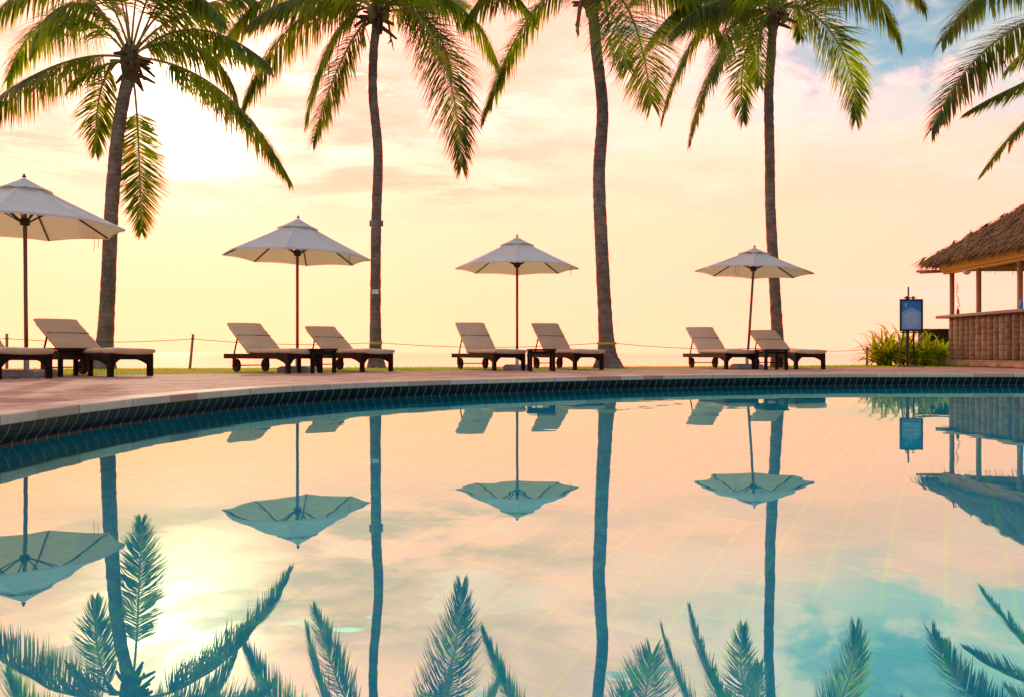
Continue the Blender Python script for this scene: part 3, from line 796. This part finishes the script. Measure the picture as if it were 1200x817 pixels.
# fittings on the trunks
def band(root, rel, u, v, d, r, mat, name, h=.05):
    c = rel(u, v, d); b = MB(); b.lathe([(r, -h/2), (r+.012, -h/2), (r+.012, h/2), (r, h/2)], 20, c); return b.build(name, mat, root)
band(p2, rel2, 440.5, 402, 17.0, .132, M['yellow'], 'rope_band', .06)
band(p3, rel3, 711, 402.5, 16.6, .20, M['yellow'], 'rope_band', .05)
c = rel2(441, 262, 17.0); b = MB(); b.lathe([(.112, -.06), (.124, -.06), (.124, .06), (.112, .06)], 20, c)
for s in (-1, 1): b.box(c+Vector((s*.135, 0, 0)), (.03, .05, .13))
b.build('metal_clamp', M['steel'], p2)
box_part('name_tag', rel2(441, 342.5, 17.0)+Vector((0, -.132, 0)), (.135, .012, .105), M['white_plate'], p2, .003)

# ------------------------------------------------------------------ rope barrier
posts = [(8, 16.0, 'wooden rope post at the far left, behind the first parasol', (0, 0)), (222.5, 16.4, 'leaning wooden rope post standing alone left of the second parasol', (.07, 0)), (1016, 19.5, 'short wooden rope post beside the leafy clump', (0, 0))]
rp = []
for u, d, lab, ln in posts:
    g = ground(u, d); g.z = DECK-.01
    o = thing('rope_post', lab, 'rope post', g, 0, 'wooden posts of the rope barrier')
    b = MB(); h = .74 if u < 1000 else .5; b.tube([(0, 0, 0), (ln[0]*.5, 0, h*.5), (ln[0], 0, h)], [.030, .028, .027], 10); b.build('stake', M['post'], o, True)
    b = MB(); b.lathe([(.034, -.012), (.045, -.008), (.045, .008), (.034, .012)], 12, (ln[0]*.9, 0, h*.86)); b.build('rope_knot', M['rope'], o, True)
    rp.append(g+Vector((ln[0]*.9, 0, h*.86)))
anch = [Vector((-14, 15.5, .8)), rp[0], rp[1], P(440.5, 402, 17)+Vector((-.14, -.03, 0)), P(440.5, 402, 17)+Vector((.14, -.03, 0)), P(711, 402.5, 16.6)+Vector((-.21, -.03, 0)), P(711, 402.5, 16.6)+Vector((.21, -.03, 0)), P(913, 407, 17.6)+Vector((0, -.2, 0)), rp[2]]
pts = []
for a, b_ in zip(anch, anch[1:]):
    L = (b_-a).length
    for k in range(12):
        t_ = k/12; p = a.lerp(b_, t_); p.z -= .055*L*.35*4*t_*(1-t_) if L > 1 else 0; pts.append(p)
pts.append(anch[-1])
b = MB(); o0 = pts[0]; b.tube([p-o0 for p in pts], .007, 6); ro = b.build('barrier_rope', M['rope'], None, True); ro.location = o0
tag(ro, 'thin sagging rope strung from post to palm to post in front of the sea', 'rope')

# ------------------------------------------------------------------ thatched bar hut
HX, HY = 10.95, 19.25      # far left corner of the counter
hut = thing('thatched_bar', 'open beach bar with a thatched hip roof and a counter of upright logs', 'bar hut', (HX, HY, DECK))
zc = 1.23; HL = 4.6; HW = 4.9   # length toward the camera, width to the right
b = MB(); b.box((.06, -HL/2+.10, zc), (.50, HL+.35, .075)); b.build('counter_top', M['counter'], hut, False, .012)
b = MB(); b.box((HW/2+.33, .06, zc), (HW-.06, .44, .075)); b.build('counter_top', M['counter'], hut, False, .012)
y = -.10; k = 0
while y > -HL:
    r = R.uniform(.092, .115); y -= r
    bb = MB(); n = 12; bb.tube([(R.uniform(-.004, .004), y, .16+(zc-.20)*q/n) for q in range(n+1)], [r*(1+R.uniform(-.02, .02)) for q in range(n+1)], 12)
    for v in bb.v: v += Vector((noise.noise(v*8), noise.noise(v*8+Vector((3, 1, 7))), 0))*.005
    bb.build('log', M['log'], hut, True); y -= r*1.16; k += 1
x = .12
while x < HW-.1:
    r = R.uniform(.095, .13); x += r
    bb = MB(); n = 8; bb.tube([(x, .02, .16+(zc-.20)*q/n) for q in range(n+1)], [r*(1+R.uniform(-.05, .05)) for q in range(n+1)], 10)
    bb.build('log', M['log'], hut, True); x += r*.95
box_part('plinth', (0, -HL/2-.02, .085), (.36, HL+.25, .155), M['log'], hut, .02)
box_part('plinth', (HW/2+.25, .02, .085), (HW-.12, .30, .155), M['log'], hut, .02)
box_part('inner_panel', (.17, -HL/2, .62), (.03, HL, 1.1), M['inner'], hut, 0)
zb = 2.53-DECK
for px_, py_ in ((.05, -.05), (.05, -1.15), (.05, -2.62), (.05, -4.2), (HW-.2, -.05), (HW-.2, -4.2), (HW/2, -.05)):
    tube_part('post', [(px_, py_, .05), (px_, py_, zb+.06)], .056, M['post'], hut, 12)
box_part('fascia_beam', (-.05, -HL/2+.05, zb+.13), (.07, HL+.5, .20), M['beam'], hut, .008)
box_part('rafter_plate', (.06, -HL/2+.05, zb+.005), (.14, HL+.4, .07), M['beam'], hut, .008)
box_part('rear_beam', (HW/2-.04, -.04, zb+.09), (HW+.1, .10, .13), M['beam'], hut, .008)
box_part('front_beam', (HW/2-.04, -HL+.3, zb+.09), (HW+.1, .10, .13), M['beam'], hut, .008)
for q in range(5): 
    b = MB(); b.tube([(-.25, -.4-q*.85, zb+.13), (HW/2-.05, -.9-q*.62, zb+1.85)], .035, 8); b.build('rafter', M['post'], hut, True)
for q in range(2):
    b = MB(); b.tube([(-.55+q*.02, .35+q*.2, zb+.03+q*.05), (.4, .15+q*.05, zb+.06)], .032, 8); b.build('rafter_tail', M['post'], hut, True)
# thatch: layered shaggy courses on the hip roof
tx0, tx1, ty0, ty1 = -.32, HW+.3, .72, -HL-.15
ze = 2.86-DECK; za = 4.88-DECK
ax, ay = (tx0+tx1)/2, (ty0+ty1)/2
ctr = Vector((ax, ay, za))
corners = [Vector((tx0, ty0, ze)), Vector((tx1, ty0, ze)), Vector((tx1, ty1, ze)), Vector((tx0, ty1, ze))]
b = MB()
low = [c_+Vector((0, 0, -.05)) for c_ in corners]
b.add(corners+[ctr]+[c_*.98+ctr*.02+Vector((0, 0, -.16)) for c_ in corners]+[ctr+Vector((0, 0, -.2))],
      [(0, 1, 4), (1, 2, 4), (2, 3, 4), (3, 0, 4), (5, 9, 6), (6, 9, 7), (7, 9, 8), (8, 9, 5), (0, 5, 6, 1), (1, 6, 7, 2), (2, 7, 8, 3), (3, 8, 5, 0)])
rf_o = b.build('roof', M['thatch'], hut)
tv = []; tf = []
rows = 11
for side in range(4):
    A, B = corners[side], corners[(side+1) % 4]
    nrm = (B-A).cross(ctr-A).normalized()
    if nrm.z < 0: nrm = -nrm
    for row in range(rows):
        t_ = row/rows; a = A.lerp(ctr, t_); b_ = B.lerp(ctr, t_); ln = (b_-a).length
        if side in (1, 2): cnt = int(ln*30)
        else: cnt = int(ln*85)
        down0 = (A+B)/2-ctr; down0.normalize()
        for k in range(cnt):
            q = R.random(); p = a.lerp(b_, q)+nrm*R.uniform(0.0, .05)
            p += -down0*R.uniform(-.04, .22)
            L = R.uniform(.22, .42)*(1.15 if row == 0 else 1)
            dn = (down0+Vector((R.gauss(0, .16), R.gauss(0, .16), R.gauss(-.05, .1)))).normalized()
            w = (B-A).normalized()*R.uniform(.008, .02)
            e = p+dn*L+nrm*R.uniform(-.03, .015); mid = p+dn*L*.5+nrm*.02
            o = len(tv); tv += [p-w, p+w, mid-w, mid+w, e]
            tf += [(o, o+1, o+3, o+2), (o+2, o+3, o+4)]
    # frayed lower edge
    for k in range(int((B-A).length*150)):
        q = R.random(); p = A.lerp(B, q)+Vector((0, 0, R.uniform(-.12, .03)))
        out = ((A+B)/2-Vector((ax, ay, ze))); out.z = 0; out.normalize()
        dn = (out*R.uniform(.1, .8)+Vector((R.gauss(0, .25), R.gauss(0, .25), -R.uniform(.3, 1)))).normalized(); L = R.uniform(.08, .24)
        w = (B-A).normalized()*.008; o = len(tv); tv += [p-w-out*.1, p+w-out*.1, p+dn*L]; tf.append((o, o+1, o+2))
raw('straw', [tuple(v) for v in tv], tf, M['thatch'], rf_o)
# globe lamp hanging under the eave
gl = thing('globe_lamp', 'round white globe lamp hanging under the thatched eave', 'lamp', P(1133, 318, 18.55))
b = MB(); b.lathe([(.001, -.088)]+[(.088*math.cos(a_*math.pi/16), .088*math.sin(a_*math.pi/16)) for a_ in range(-7, 7)]+[(.025, .086)], 20); b.build('globe', M['globe'], gl, True)
b = MB(); b.lathe([(.001, .15), (.03, .15), (.034, .08), (.001, .08)], 14); b.build('fitting', M['steel'], gl)
# dry vine hanging from the corner post and a small bottle on the counter
vb = MB()
p0 = Vector((0, 0, 0)); q = p0.copy(); path = [q.copy()]
for k in range(14): q = q+Vector((R.uniform(-.025, .03), 0, -.045)); path.append(q.copy())
vb.tube(path, .006, 5)
for k in range(2, 14):
    for s in range(2):
        a = path[k]; e = a+Vector((R.uniform(-.07, .07), R.uniform(-.03, .03), R.uniform(-.06, .04))); vb.tube([a, e], [.007, .003], 4)
vn = vb.build('dry_vine', M['fibre']); vn.location = P(1120.5, 330, 18.9); tag(vn, 'dry twiggy vine dangling beside the corner post of the bar', 'vine')
def bottle(u, v_, d, mat, label, h):
    b = MB(); b.lathe([(.001, 0), (.035, 0), (.037, .02), (.037, h*.55), (.014, h*.75), (.013, h*.96), (.016, h), (.001, h)], 14)
    o = b.build('bottle', mat, None, True); o.location = P(u, v_, d); o.location.z = DECK+zc+.038; tag(o, label, 'bottle'); return o
bottle(1122.5, 368, 18.95, M['stalk'], 'small brown bottle on the counter near the corner post', .20)
bottle(1197, 362, 16.35, M['poster_blue'], 'small blue bottle on the counter at the right picture edge', .24)
# framed notice on the hut post at the picture edge
# low dark wall behind the plants
w_ = thing('low_wall', 'low dark wall behind the leafy clump, against the bar', 'wall', (0, 0, 0)); a = P(1078, 425, 20.6); c_ = P(1122, 425, 20.6); w_.location = (a.x, a.y, DECK)
b = MB(); b.box(((c_.x-a.x)/2, 0, .46), (c_.x-a.x, .22, .92)); b.build('wall_body', M['soil_box'], w_, False, .01)
b = MB(); b.box(((c_.x-a.x)/2, 0, .945), (c_.x-a.x+.06, .28, .05)); b.build('wall_cap', M['soil_box'], w_, False, .01)

# ------------------------------------------------------------------ strap-leaved plants
def strap_plant(u, d, n, h, label, seed):
    rn = random.Random(seed); g = ground(u, d); g.z = DECK-.02
    root = thing('lily_plant', label, 'plant', g, 0, 'strap-leaved plants by the bar')
    vs = []; fs = []; sv = []
    for k in range(n):
        a = rn.uniform(0, 6.28); el = rn.uniform(.25, 1.4); L = h*rn.uniform(.85, 1.45); c0 = Vector((rn.gauss(0, .09), rn.gauss(0, .09), rn.uniform(.02, .35)*h))
        d0 = Vector((math.cos(a)*math.cos(el), math.sin(a)*math.cos(el), math.sin(el))); wdir = Vector((-math.sin(a), math.cos(a), 0))
        p = c0; N = 7; o = len(vs)
        for j in range(N+1):
            w = .034*(1-(j/N)**2.2)*(.6+.4*min(1, j/2)); fold = Vector((0, 0, w*.5))
            vs += [p-wdir*w+fold, p, p+wdir*w+fold]
            dd = (d0+Vector((0, 0, -1.25*(j/N)**1.4))).normalized(); p = p+dd*L/N
        for j in range(N):
            q = o+j*3; fs += [(q, q+1, q+4, q+3), (q+1, q+2, q+5, q+4)]
    raw('leaves', [tuple(v) for v in vs], fs, M['straps'], root)
    b = MB(); b.tube([(0, 0, 0), (.02, 0, h*.18), (0, .02, h*.36)], [.07, .06, .03], 8); b.build('stem', M['fibre'], root)
strap_plant(1042, 19.6, 95, .80, 'bright strap-leaved plant left of the sign, nearest the sea', 1)
strap_plant(1030, 19.9, 70, .66, 'outermost strap-leaved plant, beside the short rope post', 6)
strap_plant(1057, 20.0, 90, .85, 'tall strap-leaved plant directly behind the sign', 2)
strap_plant(1083, 19.6, 85, .74, 'darker strap-leaved plant between the sign and the low wall', 3)
strap_plant(1101, 19.7, 60, .66, 'small strap-leaved plant against the corner of the bar', 4)
strap_plant(1070, 19.3, 60, .55, 'low strap-leaved plant at the foot of the sign', 5)

# ------------------------------------------------------------------ sign on easel
g = ground(1067, 18.0)
ea = thing('sign_easel', 'wooden easel holding the blue framed notice beside the plants', 'easel', g)
def zz(v, d=18.0): return CAM_Z-(v-HOR)/F*d-DECK
for s in (-.078, .078):
    b = MB(); b.tube([(s, 0, .02), (s, .03, zz(347))], .022, 8); b.build('upright', M['black_frame'], ea)
b = MB(); b.tube([(-.02, .05, .03), (-.02, .06, zz(336))], .022, 8); b.build('mast', M['easel'], ea, True)
b = MB(); b.tube([(-.02, .55, .0), (-.02, .07, zz(352))], .02, 8); b.build('rear_strut', M['easel'], ea, True)
box_part('crossbar', (0, .03, zz(349)), (.28, .03, .03), M['black_frame'], ea, .004)
box_part('ledge', (0, -.02, zz(389.5)), (.50, .07, .03), M['black_frame'], ea, .004)
b = MB(); b.box((0, .02, .02), (.62, .09, .04)); b.box((-.20, .1, .05), (.10, .10, .06)); b.build('foot_board', M['easel'], ea, False, .006)
sg = thing('notice_board', 'blue notice in a black frame standing on the easel', 'sign', g+Vector((0, -.035, zz(388.3))))
sw, sh = .54, zz(350.7)-zz(388.3)
b = MB()
for s in (-1, 1): b.box((s*(sw/2-.02), 0, sh/2), (.04, .035, sh)); b.box((0, 0, sh/2+s*(sh/2-.02)), (sw-.08, .033, .04))
b.build('sign_frame', M['black_frame'], sg, False, .003)
box_part('poster', (0, .004, sh/2), (sw-.07, .012, sh-.07), M['poster_blue'], sg, 0)
b = MB(); w2_ = sw/2-.045
b.prism([(-w2_, .045), (w2_, .045), (w2_, sh*.60), (0.0, sh*.74), (-w2_, sh*.60)], -.0065, -.0040); b.build('pale_panel', M['poster_pale'], sg)
b = MB()
for k in range(8): 
    wk = (.20, .30, .34, .28, .32, .34, .30, .18)[k]; b.box((0, -.0080, sh*.58-.048*k), (wk, .002, .010))
b.build('lettering', M['poster_ink'], sg)
b = MB(); b.lathe([(.001, -.001), (.018, -.001), (.018, .001), (.001, .001)], 14)
for v in b.v: v[:] = (v.x-.13, v.z-.004, v.y+sh*.84)
for k in range(3): b.box((-.13+.012*k, -.004, sh*.79-.018*k), (.05, .002, .006))
b.build('emblem', M['poster_ink'], sg)

# ------------------------------------------------------------------ sky and sun
SUN_EL, SUN_AZ = 17.5, -23.5            # degrees; azimuth measured from +Y toward +X
sd = Vector((math.sin(rad(SUN_AZ))*math.cos(rad(SUN_EL)), math.cos(rad(SUN_AZ))*math.cos(rad(SUN_EL)), math.sin(rad(SUN_EL))))
w = bpy.data.worlds.new('World'); sc.world = w; w.use_nodes = True
t = NT(w.node_tree); t.n.clear(); out = t.n.new('ShaderNodeOutputWorld')
sky = t.node('ShaderNodeTexSky', sky_type='NISHITA', sun_disc=False)
sky.sun_elevation = rad(SUN_EL); sky.sun_rotation = rad(SUN_AZ); sky.air_density = 1.0; sky.dust_density = 1.2; sky.ozone_density = 1.5
dirv = t.n.new('ShaderNodeTexCoord').outputs['Generated']
sp = t.node('ShaderNodeSeparateXYZ', i_Vector=dirv); X, Y, Z = sp.outputs
elz = t.math('MAXIMUM', Z, 0.0)
ct = t.vmath('DOT_PRODUCT', dirv, tuple(sd))                          # cosine to the sun
hz = t.vmath('DOT_PRODUCT', dirv, (math.sin(rad(SUN_AZ)), math.cos(rad(SUN_AZ)), 0))
front = t.smooth(hz, -.35, .85)
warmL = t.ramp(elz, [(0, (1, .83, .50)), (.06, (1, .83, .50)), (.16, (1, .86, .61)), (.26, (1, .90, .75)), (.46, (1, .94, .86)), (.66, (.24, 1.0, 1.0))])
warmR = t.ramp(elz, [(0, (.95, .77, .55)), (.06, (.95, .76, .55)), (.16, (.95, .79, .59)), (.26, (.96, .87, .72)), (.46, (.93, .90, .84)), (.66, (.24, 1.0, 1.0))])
az = t.math('ARCTAN2', X, Y)
wc = t.mix(t.smooth(az, rad(-25), rad(25)), warmL, warmR)
wc = t.mix(1.0, wc, (3.1, 1.04, .88), 'MULTIPLY')
over = t.smooth(elz, .46, .75, 1.0, 1.65)  # unseen overhead sky boosted as cool fill light on deck, canopies and pool floor
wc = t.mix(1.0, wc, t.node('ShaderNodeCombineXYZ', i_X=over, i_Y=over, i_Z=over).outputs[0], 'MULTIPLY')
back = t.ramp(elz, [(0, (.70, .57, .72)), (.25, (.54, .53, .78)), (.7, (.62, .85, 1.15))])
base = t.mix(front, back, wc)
# cloud structure, projected on a high flat layer
pz = t.math('ADD', elz, .10)
cv = t.node('ShaderNodeCombineXYZ'); t.put(cv.inputs[0], t.math('DIVIDE', X, pz)); t.put(cv.inputs[1], t.math('DIVIDE', Y, pz))
cvo = cv.outputs[0]
n1 = t.noise(t.vmath('ADD', cvo, (3.1, 1.7, 0)), 1.15, 8, .60, .5)
n2 = t.noise(t.vmath('ADD', cvo, (7.7, 4.2, 2)), 2.6, 7, .62, .3)
n3 = t.noise(t.vmath('ADD', cvo, (1.2, 9.1, 5)), .75, 7, .60, .6)
lay = t.smooth(elz, .10, .30)
grey = t.math('MULTIPLY', t.smooth(n1, .47, .62), lay)
base = t.mix(t.math('MULTIPLY', grey, .65), base, t.mix(front, (.40, .36, .46), (1.7, .70, .50)))
n4 = t.noise(t.vmath('ADD', cvo, (2.2, 6.1, 8)), 6.5, 6, .6, .2)
lite = t.math('MULTIPLY', t.math('MAXIMUM', t.smooth(n2, .52, .70), t.math('MULTIPLY', t.smooth(n4, .52, .64), t.smooth(n2, .40, .55, 0, .8))), lay)
base = t.mix(t.math('MULTIPLY', lite, .55), base, t.mix(front, (.72, .64, .74), (2.9, 1.0, .86)))
sv = t.node('ShaderNodeCombineXYZ', i_X=t.math('MULTIPLY', az, 2.2), i_Y=t.math('MULTIPLY', elz, 11.0)).outputs[0]
s1 = t.noise(sv, 1.7, 8, .62, .35)
band = t.math('MULTIPLY', t.math('MULTIPLY', t.smooth(elz, .15, .22), t.smooth(elz, .40, .32)), t.math('MULTIPLY', t.smooth(az, rad(12), rad(-6), .35, 1), front))
sg_ = t.math('MULTIPLY', t.smooth(s1, .47, .60), band)
base = t.mix(t.math('MULTIPLY', sg_, .85), base, (1.5, .66, .45))
sw_ = t.math('MULTIPLY', t.smooth(s1, .44, .36), band)
base = t.mix(t.math('MULTIPLY', sw_, .6), base, (2.6, 1.15, .92))
# pale greenish-blue breaks low over the sea, soft streaks
st = t.noise(t.node('ShaderNodeCombineXYZ', i_X=az, i_Y=t.math('MULTIPLY', elz, 5.0)).outputs[0], 2.2, 3, .5)
low = t.math('MULTIPLY', t.math('MULTIPLY', t.smooth(st, .46, .66), t.smooth(az, rad(-4), rad(8))), t.math('MULTIPLY', t.smooth(elz, .13, .05), front))
base = t.mix(t.math('MULTIPLY', low, .6), base, (1.3, .82, .66))
# veiled sun
ang = t.math('ARCCOSINE', t.math('MINIMUM', ct, .99999))
g1 = t.math('EXPONENT', t.math('MULTIPLY', t.math('POWER', t.math('DIVIDE', ang, rad(4.2)), 2), -1))
g2 = t.math('EXPONENT', t.math('MULTIPLY', t.math('DIVIDE', ang, rad(11)), -1))
veil = t.math('SUBTRACT', 1.0, t.math('MULTIPLY', t.math('MAXIMUM', grey, sg_), .7))
glow = t.math('MULTIPLY', t.math('ADD', t.math('MULTIPLY', g1, 3.4), t.math('MULTIPLY', g2, .42)), veil)
gc = t.mix(1.0, (1.0, .78, .56), t.node('ShaderNodeCombineXYZ', i_X=glow, i_Y=glow, i_Z=glow).outputs[0], 'MULTIPLY')
base = t.mix(1.0, base, gc, 'ADD')
# blue gaps: high and to the right
gapreg = t.math('MULTIPLY', t.smooth(elz, .21, .33), t.smooth(az, rad(2), rad(27), .12, 1.0))
gap = t.math('MULTIPLY', t.smooth(t.math('ADD', t.math('ADD', n3, t.math('MULTIPLY', t.smooth(az, rad(20), rad(31)), .07)), t.math('MULTIPLY', gapreg, .12)), .635, .70), gapreg)
edge_ = t.math('MULTIPLY', t.smooth(t.math('ADD', t.math('ADD', n3, t.math('MULTIPLY', t.smooth(az, rad(20), rad(31)), .07)), t.math('MULTIPLY', gapreg, .12)), .45, .61), gapreg)
base = t.mix(t.math('MULTIPLY', edge_, .85), base, t.mix(front, (.60, .60, .70), (1.35, 1.0, .90)))
pale = t.math('MULTIPLY', t.math('MULTIPLY', t.smooth(az, rad(17), rad(29)), t.math('MULTIPLY', t.smooth(elz, .19, .26), t.smooth(elz, .60, .45))), t.smooth(n2, .36, .54))
base = t.mix(t.math('MULTIPLY', pale, .8), base, (.66, .76, .74))
sq = t.noise(t.node('ShaderNodeCombineXYZ', i_X=t.math('MULTIPLY', az, 3.0), i_Y=t.math('MULTIPLY', elz, 16.0)).outputs[0], 1.9, 8, .66, .5)
streak = t.math('MULTIPLY', t.smooth(sq, .585, .64), t.math('MULTIPLY', t.smooth(elz, .29, .34), t.smooth(az, rad(-20), rad(-6))))
gap = t.math('MAXIMUM', gap, t.math('MULTIPLY', streak, .9))
gap = t.math('MULTIPLY', gap, t.smooth(n4, .30, .58, .55, .95))
bgS = t.node('ShaderNodeBackground', i_Color=t.mix(1.0, sky.outputs[0], (.95, 1.22, 1.10), 'MULTIPLY')); bgS.inputs[1].default_value = .12
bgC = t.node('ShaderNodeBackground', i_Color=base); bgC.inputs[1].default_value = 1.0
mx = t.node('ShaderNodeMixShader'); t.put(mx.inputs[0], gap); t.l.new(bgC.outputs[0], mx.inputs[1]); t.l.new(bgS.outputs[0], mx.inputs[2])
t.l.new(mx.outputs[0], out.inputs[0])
sun = bpy.data.lights.new('sun', 'SUN'); sun.energy = 1.0; sun.angle = rad(.55); sun.color = (1, .80, .55)
so_ = bpy.data.objects.new('sun', sun); col.objects.link(so_); so_.rotation_euler = (-sd).to_track_quat('-Z', 'Y').to_euler(); so_.location = (-8, 18, 9)
